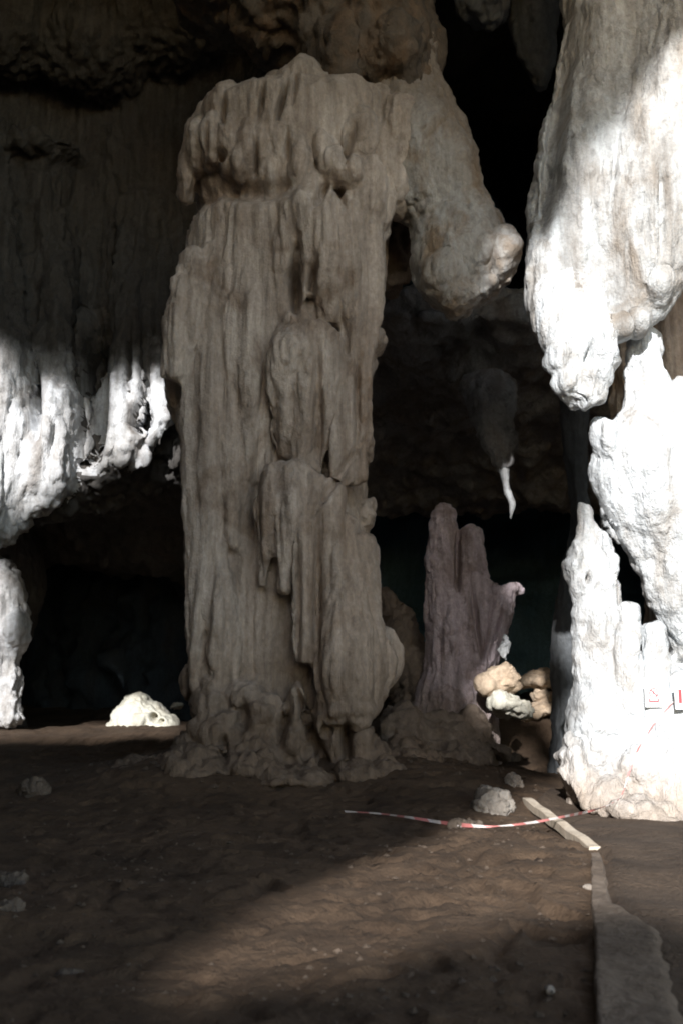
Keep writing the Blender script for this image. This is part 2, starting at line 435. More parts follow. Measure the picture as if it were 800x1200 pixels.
_bvh = {}
def bvh(o):
    if o.name not in _bvh:
        me = o.data
        off = Vector(o.location) + (Vector(o.parent.location) if o.parent else Vector((0, 0, 0)))
        _bvh[o.name] = BVHTree.FromPolygons([Vector(a.co) + off for a in me.vertices], [tuple(p.vertices) for p in me.polygons])
    return _bvh[o.name]
def hit(px, py, objs):
    o = Vector((0, 0, CAM_Z)); d = (P(px, py, 10) - o).normalized(); best = None
    for ob in objs:
        h = bvh(ob).ray_cast(o, d)
        if h[0] is not None and (best is None or h[3] < best[2]):
            best = (h[0], h[1], h[3])
    return best
def ground(x, y):
    h = bvh(floor).ray_cast(Vector((x, y, 6)), Vector((0, 0, -1)))
    return h[0].z if h[0] is not None else 0.0
def fp(px, py):
    h = hit(px, py, [floor]); return h[0] if h else P(px, py, 20)

# packed-earth path, a thin swept sheet over the mud on the right
rows = np.linspace(4.2, 15.0, 150); V = []; nc = 36
for r in rows:
    l = float(path_left(r)) + 0.03 * float(noise(np.array([[r * 1.3, 1.7, 0.2]]))[0])
    xr = np.linspace(l, l + 5.0, nc)
    V += [(a, r, 0) for a in xr]
V = np.array(V); q = V.copy(); q[:, 2] = 0
V[:, 2] = floor_h(V[:, 0], V[:, 1]) + 0.10 * fbm(np.stack([q[:, 0], q[:, 1], q[:, 0] * 0 + 3.1], 1) * 0.35, 3) + 0.035 + 0.02 * fbm(q * 1.7, 3) + 0.008 * fbm(q * 8, 2)
edge = np.tile(np.arange(nc), len(rows)); V[edge == 0, 2] -= 0.12
pm = mesh_np('path', V, grid_faces(len(rows), nc)); smooth(pm); pm.materials.append(M['path'])
path = link(bpy.data.objects.new('path', pm)); tag(path, 'packed earth walkway beside the white flowstone', None, kind='structure')
def walk(px, py):
    h = hit(px, py, [floor, path]); return h[0]

# worn pale edging slab of the path, its right side lost under the earth
rows = np.linspace(4.0, 9.8, 150); nc = 22; V = []
for r in rows:
    l = float(path_left(r)) - 0.05 + 0.012 * float(noise(np.array([[r * 5.3, 4.7, 0.2]]))[0]); wd = float(np.interp(r, [4, 6.8, 7.6, 9.8], [.46, .46, .16, .10]))
    V += [(l + wd * c / (nc - 1), r, c / (nc - 1)) for c in range(nc)]
V = np.array(V); cc = V[:, 2].copy(); q = V.copy(); q[:, 2] = 0
V[:, 2] = floor_h(V[:, 0], V[:, 1]) + 0.10 * fbm(np.stack([q[:, 0], q[:, 1], q[:, 0] * 0 + 3.1], 1) * 0.35, 3) + 0.035 + 0.02 * fbm(q * 1.7, 3) + 0.008 * fbm(q * 8, 2) + 0.030 * (1 - 0.9 * sm(6.7, 8.5, V[:, 1])) + 0.003 - 0.05 * sm(.80, 1.0, cc + .05 * fbm(q * 4, 2)) - 0.16 * (cc == 0)
em_ = mesh_np('path_edging', V, grid_faces(len(rows), nc)); smooth(em_); em_.materials.append(M['slab'])
edging = link(bpy.data.objects.new('path_edging', em_)); tag(edging, 'pale worn edging strip along the walkway', None, kind='structure')

# loose grit and clods strewn over the mud
rg = np.random.RandomState(3); V = []; F = []; nv = 0
for i in range(7000):
    d_ = 4.6 + 14 * rg.rand() ** 1.3; a_ = (rg.rand() - .5) * 0.74; gx_, gy_ = a_ * d_, d_
    dens = float(noise(np.array([[gx_ * .8, gy_ * .8, 7.7]]))[0])
    if rg.rand() > .35 + dens: continue
    if gx_ > path_left(gy_) and rg.rand() > .25: continue
    r_ = 0.006 + 0.030 * rg.rand() ** 5
    gz_ = float(floor_h(gx_, gy_)); h_ = bvh(floor).ray_cast(Vector((gx_, gy_, 5)), Vector((0, 0, -1)))
    if h_[0] is None: continue
    base_ = np.array([(1, 0, 0), (.3, .9, .1), (-.8, .6, 0), (-.9, -.5, .1), (.2, -1, 0), (.35, .2, .75), (-.35, -.1, .6), (0, 0, -.5)])
    v_ = base_ * (1 + .5 * (rg.rand(8, 3) - .5)) * (r_, r_, r_ * .8); t_ = rg.rand() * 6.28
    v_ = np.stack([v_[:, 0] * math.cos(t_) - v_[:, 1] * math.sin(t_), v_[:, 0] * math.sin(t_) + v_[:, 1] * math.cos(t_), v_[:, 2]], 1) + np.array(h_[0])
    V.append(v_)
    F += [tuple(x + nv for x in f) for f in ((0, 1, 5), (1, 2, 5), (2, 6, 5), (2, 3, 6), (3, 4, 6), (4, 5, 6), (4, 0, 5), (1, 0, 7), (2, 1, 7), (3, 2, 7), (4, 3, 7), (0, 4, 7))]; nv += 8
for i in range(420):
    t_ = rg.rand() * 3.4 - 1.7; k_ = 1 + abs(rg.normal()) * .22
    if i % 3 < 2: gx_, gy_ = -1.0 + 2.5 * k_ * math.sin(t_) , 17.6 - 2.2 * k_ * math.cos(t_)
    else: gx_, gy_ = 2.0 + 1.4 * rg.normal() * .6, 16.6 + rg.normal() * .9
    if gx_ > 3.1: continue
    h_ = bvh(floor).ray_cast(Vector((gx_, gy_, 5)), Vector((0, 0, -1)))
    if h_[0] is None: continue
    r_ = 0.012 + 0.06 * rg.rand() ** 3
    v_ = base_ * (1 + .6 * (rg.rand(8, 3) - .5)) * (r_, r_, r_ * .8) + np.array(h_[0])
    V.append(v_); F += [tuple(x + nv for x in f) for f in ((0, 1, 5), (1, 2, 5), (2, 6, 5), (2, 3, 6), (3, 4, 6), (4, 5, 6), (4, 0, 5), (1, 0, 7), (2, 1, 7), (3, 2, 7), (4, 3, 7), (0, 4, 7))]; nv += 8
gm = mesh_np('grit', np.vstack(V), F); gm.materials.append(M['gritm'])
grit = link(bpy.data.objects.new('grit', gm)); tag(grit, 'loose grit and clods strewn over the mud floor', None, kind='stuff')

# ------------------------------------------------------------------ cave shell
def sheet(name, nu, nv, fn, mat, amp=0.8, sc=0.25, label=None, fine=0.15):
    u, v = np.meshgrid(np.linspace(0, 1, nu), np.linspace(0, 1, nv))
    p = fn(u.ravel(), v.ravel())
    me = mesh_np(name, p, grid_faces(nv, nu))
    def d(p, n): return amp * fbm(p * sc, 4) + amp * 0.35 * billow(p * sc * 3.1, 3) + fine * fbm(p * 2.2, 3)
    sculpt_mesh(me, d); me.materials.append(mat)
    o = link(bpy.data.objects.new(name, me)); tag(o, label, None, kind='structure'); return o

MASK_Y = -20.0
def ceil_z(x, y):
    return 20.5 + 0.42 * np.clip(12 - y, 0, 60) + 3.0 * sm(26, 40, y)
sheet('cave_ceiling', 220, 260, lambda u, v: np.stack([-26 + 50 * u, MASK_Y - 1 + (72) * v, ceil_z(-26 + 50 * u, MASK_Y - 1 + 72 * v)], 1), M['dark'], 1.0, 0.22, 'dark rough rock ceiling of the cave')
sheet('cave_wall_left', 160, 80, lambda u, v: np.stack([-23 + 0 * u, MASK_Y - 1 + 72 * u, -2 + 36 * v], 1), M['dark'], 1.0, 0.2, 'dark rock wall closing the cave on the left')
sheet('cave_wall_right', 160, 80, lambda u, v: np.stack([np.interp(u, [0, .28, .5, 1], [15.5, 8.2, 10.0, 22]), 3 + 47 * u, -2 + 36 * v], 1), M['whiteup'], 1.0, 0.2, 'unseen pale wall on the right, slanted to bounce sun onto the column')  # unseen wall, slanted and kept pale to bounce sun onto the column
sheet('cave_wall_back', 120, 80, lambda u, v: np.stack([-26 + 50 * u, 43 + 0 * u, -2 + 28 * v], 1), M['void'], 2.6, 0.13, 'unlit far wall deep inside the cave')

sheet('dark_void_sheet', 90, 60, lambda u, v: np.stack([-18 + 15.5 * u, 37 + 2.5 * np.sin(u * 5), -2 + 20 * v], 1), M['deep'], 1.6, 0.25, 'dark sheet standing for the unlit void seen under the left curtain')  # sheet added and coloured dark to deepen the shade of the void
# low sloping vault behind the column (right of it)
prof = np.array([(42, 12.0), (24, 11.4), (22.0, 10.8), (21.8, 10.0), (24, 9.5), (27, 8.9), (31, 7.9), (33.0, 7.35), (33.6, 7.6), (34.2, 9.5), (42, 11.5)])
def vault(u, v):
    k = v * (len(prof) - 1)
    yy = np.interp(k, np.arange(len(prof)), prof[:, 0]); zz = np.interp(k, np.arange(len(prof)), prof[:, 1])
    return np.stack([-3.5 + 18 * u, yy, zz], 1)
sheet('cave_vault', 220, 240, vault, M['vault'], 0.45, 0.45, 'low sloping dark rock vault behind the tall column', 0.12)
# deep passage roof on the left, under the curtain
prof_l = np.array([(30, 14.0), (26.5, 9.0), (26.0, 7.6), (28, 6.6), (31, 5.4), (34, 4.9), (35, 9.0)])
def vault_l(u, v):
    k = v * (len(prof_l) - 1)
    yy = np.interp(k, np.arange(len(prof_l)), prof_l[:, 0]); zz = np.interp(k, np.arange(len(prof_l)), prof_l[:, 1])
    return np.stack([-16 + 13.2 * u, yy + 3 * (1 - u), zz + 1.6 * (1 - u)], 1)
sheet('cave_vault_left', 160, 140, vault_l, M['dark'], 0.5, 0.4, 'dark passage roof below the white curtain', 0.12)

# ------------------------------------------------------------------ unseen wall added to mask the sun, openings cut to each sunlit area
def to_mask(p):
    k = (p.y - MASK_Y) / SDIR.y
    return (p.x - SDIR.x * k, p.z - SDIR.z * k)
def in_poly(x, z, poly):
    inside = np.zeros(x.shape, bool); n = len(poly)
    for i in range(n):
        x0, z0 = poly[i]; x1, z1 = poly[(i + 1) % n]
        c = ((z0 > z) != (z1 > z)) & (x < (x1 - x0) * (z - z0) / ((z1 - z0) + 1e-12) + x0)
        inside ^= c
    return inside
def lit(Y, pts): return [to_mask(P(a, b, Y)) for a, b in pts]
def lit_floor(pts): return [to_mask(fp(a, b)) for a, b in pts]
OPEN = [
    # right flowstone
    lit(12.9, [(648, 262), (662, 222), (684, 200), (700, 140), (728, 128), (742, 84), (790, 40), (950, -40), (950, 1010), (800, 1010), (738, 962), (690, 930), (650, 925), (652, 700), (655, 640), (672, 570), (690, 570), (700, 530), (680, 515), (668, 500), (640, 440), (622, 400), (640, 330)]),
    # far rocks
    lit(26.5, [(622, 776), (640, 768), (678, 775), (678, 838), (614, 842)]),
    lit(19.6, [(560, 790), (578, 770), (586, 742), (604, 742), (614, 770), (622, 800), (632, 842), (560, 848)]),
    # tip of the bulbous stalactite
    lit(16.3, [(572, 322), (590, 285), (612, 285), (612, 325), (598, 340), (568, 340)]),
    # left curtain
    lit(23.0, [(-24, 392), (2, 404), (18, 425), (34, 500), (52, 452), (70, 450), (92, 500), (106, 522), (126, 480), (134, 432), (156, 420), (190, 425), (202, 470), (202, 502), (184, 512), (164, 536), (140, 532), (112, 540), (78, 584), (40, 606), (-24, 612)]),
    # left stalagmite and its foot
    lit(29.0, [(-24, 672), (14, 672), (22, 720), (20, 770), (12, 846), (-24, 848)]),
    # boulder and strip of floor beside it
    lit(30.5, [(122, 868), (126, 815), (160, 800), (200, 825), (222, 862)]),
    lit_floor([(-60, 849), (100, 847), (226, 850), (222, 864), (100, 868), (-60, 871)]),
    # slanting pool of sun on the mud and the walkway
    lit_floor([(545, 962), (600, 938), (640, 912), (740, 950), (860, 1010), (860, 1125), (760, 1085), (690, 1075), (610, 1082), (480, 1118), (330, 1152), (225, 1172), (205, 1132), (300, 1062), (420, 1005)]),
]
TIP = P(596, 575, 21.5)
OPEN.append([(to_mask(TIP)[0] + dx, to_mask(TIP)[1] + dz) for dx, dz in ((-.22, .25), (.25, .25), (.25, -.7), (-.22, -.7))])
cell = 0.11
gx = np.arange(-34, 30, cell); gz = np.arange(-1.0, 46, cell)
GX, GZ = np.meshgrid(gx, gz); cx = GX[:-1, :-1].ravel() + cell / 2; cz = GZ[:-1, :-1].ravel() + cell / 2
pp = np.stack([cx, cx * 0 + 2.2, cz], 1)
jx = 0.16 * fbm(pp * 1.6, 4); jz = 0.22 * fbm(pp * 1.6 + 50, 4)
hole = np.zeros(cx.shape, bool)
for poly in OPEN: hole |= in_poly(cx + jx, cz + jz, poly)
HALF = lit(13.2, [(668, 225), (676, 120), (690, 40), (720, -40), (800, -90), (950, -90), (950, 20), (800, 80), (740, 160)])
hole |= in_poly(cx + jx, cz + jz, HALF) & (np.floor(cz / cell).astype(int) % 3 == 0)  # only every third row open, a slatted screen that dims the sun
# large openings below and on the right let in sky light and bounced sun
edge_n = 0.8 * fbm(pp * 0.35, 4)
hole |= (cz + edge_n < 9.0) & (cx + edge_n > 2.5)
hole |= (cx + edge_n > 2.0) & (cz + edge_n < 33)
hole |= (cx + edge_n > -0.5) & (cz + edge_n > 14) & (cz + edge_n < 33)
keep = ~hole
nc_ = len(gx); nr_ = len(gz)
F = grid_faces(nr_, nc_)[keep]
V = np.stack([GX.ravel(), np.full(GX.size, MASK_Y) + 0.0, GZ.ravel()], 1)
used = np.unique(F); remap = np.full(len(V), -1); remap[used] = np.arange(len(used))
em = mesh_np('sun_mask_wall', V[used], remap[F]); em.materials.append(M['dark'])
ent = link(bpy.data.objects.new('sun_mask_wall', em)); tag(ent, 'unseen wall added to mask the sun, with openings shaped to place its light', None, kind='structure')
sd = ent.modifiers.new('thickness', 'SOLIDIFY'); sd.thickness = 0.25; sd.offset = 0

# ------------------------------------------------------------------ the tall central column
YC = 18.0
col = thing('limestone_column', (P(330, 900, YC).x, YC, 0.3), 'massive grey brown limestone column with fluted flowstone, rising from floor to ceiling', 'column')
sil = [(118, 300, 430), (145, 236, 470), (165, 214, 485), (200, 217, 480), (240, 230, 470), (262, 236, 462), (282, 217, 458), (320, 212, 455), (360, 206, 447), (400, 196, 443),
       (440, 194, 436), (480, 199, 432), (520, 209, 430), (560, 214, 428), (600, 216, 430), (650, 214, 434), (700, 216, 436), (750, 219, 440), (800, 224, 436), (850, 226, 432), (900, 222, 440), (950, 215, 445)]
co = Sculpt().part('shaft')
co.vt([((l + r) / 2, yy, YC, (r - l) / 2 - 2, 0.85) for yy, l, r in sil])
for (a, b, c, d, r) in [(228, 300, 205, 440, 22), (250, 290, 245, 700, 18), (222, 420, 232, 820, 14), (300, 300, 295, 560, 18), (270, 420, 275, 640, 16), (415, 260, 420, 520, 20), (430, 330, 418, 560, 14), (405, 420, 412, 560, 16), (255, 640, 262, 800, 20)]:
    co.vt([(a, b, 16.75, r * .7, 0.8), ((a + c) / 2, (b + d) / 2, 16.6, r, 0.9), (c, d, 16.7, r * .8, 0.8)])
co.el(428, 604, 17.9, 14, 18, 0.5); co.el(437, 592, 17.9, 7, 9, 0.3); co.el(436, 604, 17.7, 6, 6, 0.2); co.el(440, 400, 17.9, 12, 14, 0.5); co.el(428, 525, 17.9, 8, 18, 0.4)
co.part('crown')
for (a, b, rx, rz, ry, Yc) in [(356, 100, 25, 34, .6, 16.9), (338, 108, 22, 30, .55, 16.9), (316, 120, 20, 30, .5, 16.85), (296, 124, 18, 28, .5, 16.85), (272, 126, 20, 26, .5, 16.95), (252, 138, 18, 28, .5, 17.05), (232, 172, 17, 36, .5, 17.0), (220, 196, 10, 48, .4, 17.3), (250, 168, 17, 34, .5, 16.75),
                               (270, 172, 15, 36, .45, 16.65), (290, 172, 15, 40, .45, 16.6), (308, 168, 14, 34, .4, 16.6), (327, 164, 15, 32, .4, 16.6), (347, 162, 15, 30, .35, 16.55), (280, 192, 8, 22, .3, 16.5), (300, 150, 64, 36, .8, 17.4), (366, 150, 13, 26, .35, 16.7), (318, 205, 6, 34, .25, 16.55)]:
    co.el(a, b, Yc, rx, rz, ry)
co.part('shoulder')
for (a, b, rx, rz, ry, Yc) in [(392, 195, 17, 22, .4, 16.3), (352, 195, 16, 34, .4, 16.5), (420, 170, 28, 50, .7, 16.9), (450, 190, 26, 60, .7, 17.1), (400, 135, 36, 40, .9, 17.4), (430, 240, 30, 60, .6, 16.8), (378, 172, 9, 22, .25, 16.3), (412, 205, 15, 22, .4, 16.4), (468, 165, 30, 60, .8, 17.1), (452, 140, 32, 36, .8, 17.4), (462, 215, 22, 44, .6, 17.1)]:
    co.el(a, b, Yc, rx, rz, ry)
DR = {'drapery_a': [[(365, 225, 16.5, 26), (368, 250, 16.3, 32), (382, 300, 16.25, 26), (388, 370, 16.5, 18)], [(345, 240, 16.4, 18), (334, 290, 16.35, 14), (331, 350, 16.5, 9)], [(362, 240, 16.3, 14), (360, 300, 16.2, 9), (355, 352, 16.35, 6)],
                    [(395, 245, 16.4, 24), (410, 320, 16.4, 22), (412, 400, 16.6, 16)], [(430, 280, 16.6, 22), (428, 360, 16.6, 18), (425, 430, 16.8, 12)]],
      'drapery_b': [[(350, 378, 16.4, 20), (342, 410, 16.2, 28), (330, 450, 16.25, 18), (338, 530, 16.5, 12)], [(368, 390, 16.3, 20), (364, 440, 16.2, 18), (352, 540, 16.4, 9)], [(384, 400, 16.35, 18), (386, 450, 16.3, 12), (370, 550, 16.45, 7)], [(412, 430, 16.5, 18), (405, 500, 16.45, 18), (400, 560, 16.5, 12)]],
      'drapery_c': [[(330, 560, 16.4, 22), (318, 590, 16.25, 18), (312, 640, 16.3, 13), (308, 685, 16.5, 8)], [(345, 560, 16.3, 22), (340, 600, 16.15, 15), (332, 690, 16.25, 10)], [(362, 570, 16.3, 18), (362, 640, 16.1, 13), (358, 720, 16.1, 12), (358, 772, 16.1, 12)],
                    [(385, 580, 16.35, 18), (388, 650, 16.2, 14), (384, 760, 16.2, 12), (386, 800, 16.3, 10)]],
      'drapery_d': [[(398, 620, 16.5, 18), (402, 700, 16.2, 28), (402, 780, 16.05, 35), (405, 832, 16.1, 34)], [(425, 640, 16.7, 16), (428, 720, 16.5, 20), (438, 780, 16.4, 22), (426, 826, 16.4, 20)], [(446, 742, 17.2, 14), (454, 780, 17.1, 14), (446, 812, 17.1, 10)]]}
for k, tubes in DR.items():
    co.part(k)
    for rows in tubes: co.vt(rows, 0.8, (0.9, 0.7))
co.part('base')
for (a, b, rx, rz, ry, Yc) in [(290, 815, 34, 22, .6, 16.8), (250, 825, 30, 36, .6, 16.9), (262, 860, 40, 36, .8, 16.8), (310, 842, 30, 32, .6, 16.6), (348, 825, 12, 30, .4, 16.4), (345, 868, 24, 28, .5, 16.4), (300, 885, 56, 30, .9, 16.6), (372, 855, 9, 40, .35, 16.3),
                               (392, 878, 18, 30, .4, 16.3), (420, 888, 28, 40, .6, 16.4), (440, 905, 24, 36, .6, 16.5), (232, 885, 26, 36, .8, 17), (221, 800, 7, 24, .4, 17.8)]:
    co.el(a, b, Yc, rx, rz, ry)
co.part('foot')
for (a, b, rx, rz, ry, Yc) in [(270, 922, 56, 26, 1.2, 16.3), (330, 932, 50, 18, 1.0, 16.0), (220, 925, 36, 18, 1.0, 16.6), (400, 930, 40, 14, .8, 16.2), (180, 935, 44, 12, 1.0, 16.6), (250, 905, 44, 26, 1.0, 16.8), (310, 915, 44, 24, 1.0, 16.3), (450, 925, 40, 16, .9, 16.6), (205, 905, 30, 26, 1.0, 17.2), (360, 915, 26, 30, .7, 16.2), (240, 902, 56, 22, 1.0, 15.9), (345, 914, 56, 16, 1.0, 15.6), (295, 900, 44, 24, .8, 15.8), (425, 908, 50, 18, .9, 15.9), (480, 892, 44, 24, 1.0, 17.2), (170, 905, 40, 16, 1.2, 16.6)]:
    co.el(a, b, Yc, rx, rz, ry)
_fa = flow(0.10, 0.095, 0.03, 0.02, 2.9, 0.7, 3.0, 0.06); _fb = flow(0.12, 0.07, 0.10, 0.03, 1.9, 0.9, 5.0, 0.4); _fc = flow(0.10, 0.07, 0.045, 0.016, 2.0, 0.8, 8.0, 0.25)
def col_disp(p, n):
    x, y = proj(p); w = sm(790, 830, y); c = sm(232, 195, y)
    return _fa(p, n) * (1 - w - c) + _fb(p, n) * w + _fc(p, n) * c
COLP = {'shaft': 'column', 'crown': 'column', 'shoulder': 'column', 'drapery_a': 'column', 'drapery_b': 'column', 'drapery_c': 'column', 'drapery_d': 'column', 'base': 'column', 'foot': 'column'}
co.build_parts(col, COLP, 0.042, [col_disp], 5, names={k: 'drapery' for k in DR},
    carve=[(346, 335, 6, 26, 0.8), (366, 325, 4, 22, 0.5, 8), (300, 222, 34, 12, 0.3), (372, 480, 6, 70, 0.25), (330, 116, 3.5, 22, 0.55, 14), (345, 100, 2.5, 20, .3, 10), (306, 118, 2.5, 18, .3, 8), (262, 128, 2.5, 16, .3), (260, 180, 4, 7, 0.4), (300, 186, 2.5, 20, .3), (337, 168, 2.5, 18, .3), (242, 160, 2.5, 18, .3), (322, 495, 5, 55, .2), (300, 610, 5, 60, .2), (349, 705, 4, 60, 0.35), (372, 700, 4, 80, .2),
           (362, 850, 5, 45, 0.35, -20), (378, 885, 5, 40, 0.4, -25), (406, 872, 5, 22, 0.5), (333, 850, 5, 24, .25, 15), (285, 840, 6, 16, .3), (262, 880, 5, 16, .3), (376, 225, 5, 16, .3, 30), (398, 222, 4, 18, .3, -20), (408, 168, 5, 22, .3, 15), (395, 560, 5, 50, .2, 35), (418, 470, 4, 60, .2), (448, 850, 5, 30, .3, 25)])

# ceiling root above the column
rt = thing('ceiling_pendant', P(400, 0, 18.5), 'rusty brown ceiling mass that the column and bulbous stalactite hang from', 'rock')
r1 = Sculpt()
for (a, b, rx, rz, ry, Yc) in [(330, 0, 60, 80, 1.6, 18.6), (400, 10, 70, 90, 1.6, 18.2), (455, 20, 46, 80, 1.3, 17.9), (430, 90, 50, 60, 1.0, 17.9), (270, -20, 60, 60, 1.6, 19.3), (400, -90, 150, 60, 2.2, 18.6), (380, -220, 170, 160, 3.0, 19.0), (420, -400, 200, 160, 3.4, 19.5), (370, 50, 34, 50, .9, 17.9), (468, 50, 38, 80, 1.0, 17.7), (440, 50, 50, 70, 1.2, 17.5), (404, 75, 34, 60, .9, 17.3), (470, 105, 42, 50, .9, 17.3), (458, 78, 46, 50, 1.0, 17.1), (490, -10, 16, 60, .8, 18)]:
    r1.el(a, b, Yc, rx, rz, ry)
r1.build('rock_mass', M['rust'], rt, 0.06, [flow(0.3, 0.10, 0.12, 0.02, 1.4, 0.8, 2.0, 0.45)], 2)

lb = thing('bulbous_stalactite', P(470, 60, 17.4), 'big bulbous grey stalactite hanging beside the tall column with one sunlit corner', 'stalactite')
l1 = Sculpt().part('stem')
l1.vt([(452, 30, 18.0, 50, .9), (462, 90, 17.7, 56, 0.9), (472, 130, 17.5, 60, 0.9), (492, 180, 17.3, 66, 0.8), (515, 235, 17.2, 58, 0.85)], cap=(0.6, 0.55))
l1.part('bulb'); l1.vt([(522, 235, 17.2, 52, .85), (540, 280, 17.1, 54, 0.9), (546, 312, 17.0, 57, 0.9), (540, 338, 17.0, 44, 0.9)], cap=(0.6, 0.55))
l1.el(585, 305, 16.8, 24, 36, .6); l1.el(520, 325, 16.6, 26, 28, .5); l1.el(540, 350, 16.7, 22, 16, .5)
for k, (a, b, r) in enumerate([(592, 300, 8), (601, 314, 6), (584, 318, 8), (573, 334, 7), (596, 330, 6), (583, 340, 5), (567, 345, 4)]): l1.el(a, b, 16.6 + .1 * (k % 3), r, r * 1.2, .25)
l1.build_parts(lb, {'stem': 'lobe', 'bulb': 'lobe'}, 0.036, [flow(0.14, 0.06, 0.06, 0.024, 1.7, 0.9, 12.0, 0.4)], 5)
# a small drape in the gap between column and stalactite
l3 = Sculpt().vt([(474, 220, 18.9, 18), (468, 280, 18.9, 20), (464, 318, 18.9, 13)]).el(458, 330, 18.9, 12, 12, .4).el(474, 318, 18.8, 9, 14, .3)
l3.build('side_drape', M['mound'], lb, 0.05, [flow(0.12, 0.10, 0.14, 0.03, seed=3)], 2)

# ------------------------------------------------------------------ right-hand white flowstone
rw = thing('flowstone_wall', (P(780, 940, 13.6).x, 13.6, 0), 'huge white sunlit flowstone formation with hanging curtains filling the right edge', 'flowstone')
u1 = Sculpt().part('upper_curtain')
u1.vt([(735, -500, 14.8, 120, .8), (732, -240, 14.7, 90, .8), (730, -60, 14.6, 80, .8), (735, 40, 14.5, 82, .8), (722, 120, 14.3, 84, .8), (702, 200, 14.0, 84, .75), (690, 270, 13.8, 74, .7), (684, 330, 13.6, 66, .65), (684, 380, 13.5, 56, .6)], cap=(.4, .3))
u1.vt([(830, -500, 14.4, 120, .8), (825, -240, 14.3, 100, .8), (820, -60, 14.2, 90, .8), (810, 60, 13.9, 84, .8), (780, 160, 13.6, 78, .75), (760, 250, 13.4, 74, .7), (750, 310, 13.3, 62, .6), (742, 350, 13.3, 44, .6), (735, 372, 13.3, 30, .6)], cap=(.4, .4))
u1.vt([(830, 200, 13.5, 50, .8), (815, 280, 13.3, 46, .7), (800, 315, 13.3, 30, .6)], cap=(.4, .4))
u1.el(768, 338, 13.1, 12, 22, .3); u1.el(722, 385, 13.2, 16, 14, .3); u1.el(745, 380, 13.2, 14, 12, .3)
u1.part('hanging_lobe')
u1.vt([(672, 340, 13.4, 40, .8), (676, 390, 13.2, 40, .8), (680, 430, 13.1, 36, .8), (678, 458, 13.1, 26, .8), (672, 478, 13.15, 10, .8)], cap=(.5, .5))
for (a, b, r) in [(700, 440, 16), (696, 462, 14), (706, 420, 13), (664, 450, 18), (686, 470, 12), (655, 420, 16)]: u1.el(a, b, 12.95, r, r * 1.3, .25)
# shaded back wall of the recesses
u3 = Sculpt()
u3.vt([(755, 250, 16.6, 90, .5), (765, 400, 16.5, 66, .5), (775, 520, 16.3, 60, .5), (792, 650, 16.0, 40, .6), (800, 800, 15.6, 40, .6)])
u3.build('recess_wall', M['column'], rw, 0.06, [flow(0.10, 0.12, 0.04, 0.02, 2.2, 0.8, 36.0, 0.08)], 2)
# lower body: broad bulging pillar
u1.part('lower_body')
u1.vt([(752, 395, 13.7, 22, .9), (752, 430, 13.6, 24, .9), (762, 470, 13.55, 34, .8), (765, 510, 13.5, 62, .6), (760, 550, 13.45, 70, .6), (778, 600, 13.5, 76, .6), (800, 650, 13.6, 72, .6), (825, 700, 13.7, 70, .6), (845, 760, 13.8, 62, .6)], cap=(.6, .4))
u1.vt([(812, 462, 13.7, 34, .8), (805, 500, 13.5, 56, .7), (830, 570, 13.5, 60, .7)])
u1.el(706, 515, 13.3, 14, 30, .3, -10)
u1.vt([(738, 470, 13.7, 10), (730, 515, 13.5, 16)])
# foot: skirt of flowstone
u1.part('foot')
u1.vt([(735, 780, 13.9, 60, .6), (740, 840, 13.8, 74, .6), (745, 900, 13.7, 84, .55), (750, 945, 13.7, 86, .5)], cap=(.3, .2))
u1.vt([(830, 795, 13.6, 70, .6), (830, 860, 13.4, 80, .6), (830, 930, 13.2, 90, .6), (840, 985, 13.0, 90, .6)], cap=(.2, .2))
u1.el(765, 905, 13.35, 50, 38, .5); u1.el(690, 870, 13.75, 30, 56, .5); u1.el(720, 935, 13.45, 44, 24, .6); u1.el(775, 960, 13.1, 56, 26, .6)
u1.part('foot')
u1.vt([(690, 905, 13.3, 40, .6), (735, 950, 12.9, 50, .5)], cap=(.2, .2))
u1.el(800, 975, 12.6, 70, 22, .7); u1.el(740, 945, 13.0, 50, 18, .6); u1.el(668, 892, 13.5, 14, 40, .4)


_ra = flow(0.16, 0.06, 0.05, 0.018, 1.9, 0.8, 30.0, 0.16); _rb = flow(0.10, 0.03, 0.10, 0.02, 1.8, 1.0, 42.0, 0.5)
def wall_disp(p, n):
    x, y = proj(p); w = np.clip(sm(810, 860, y) + 0.7 * sm(30, 10, np.abs(y - 440)) * sm(720, 700, x), 0, 1)
    return _ra(p, n) * (1 - w) + _rb(p, n) * w
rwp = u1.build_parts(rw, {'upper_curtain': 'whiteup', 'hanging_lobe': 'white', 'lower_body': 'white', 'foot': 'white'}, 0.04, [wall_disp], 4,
    carve=[(758, 255, 2.5, 38, 0.14), (776, 245, 3, 50, 0.2), (652, 150, 10, 120, 0.3, 8), (690, 412, 3, 14, .25, 20), (700, 450, 3, 16, .15, 10), (715, 615, 5, 22, .45, -25), (735, 300, 2.5, 40, .12), (720, 200, 3, 50, .12, 6)])
foot = [o for o in rwp if o.name.startswith('foot')][0]; skirt = foot

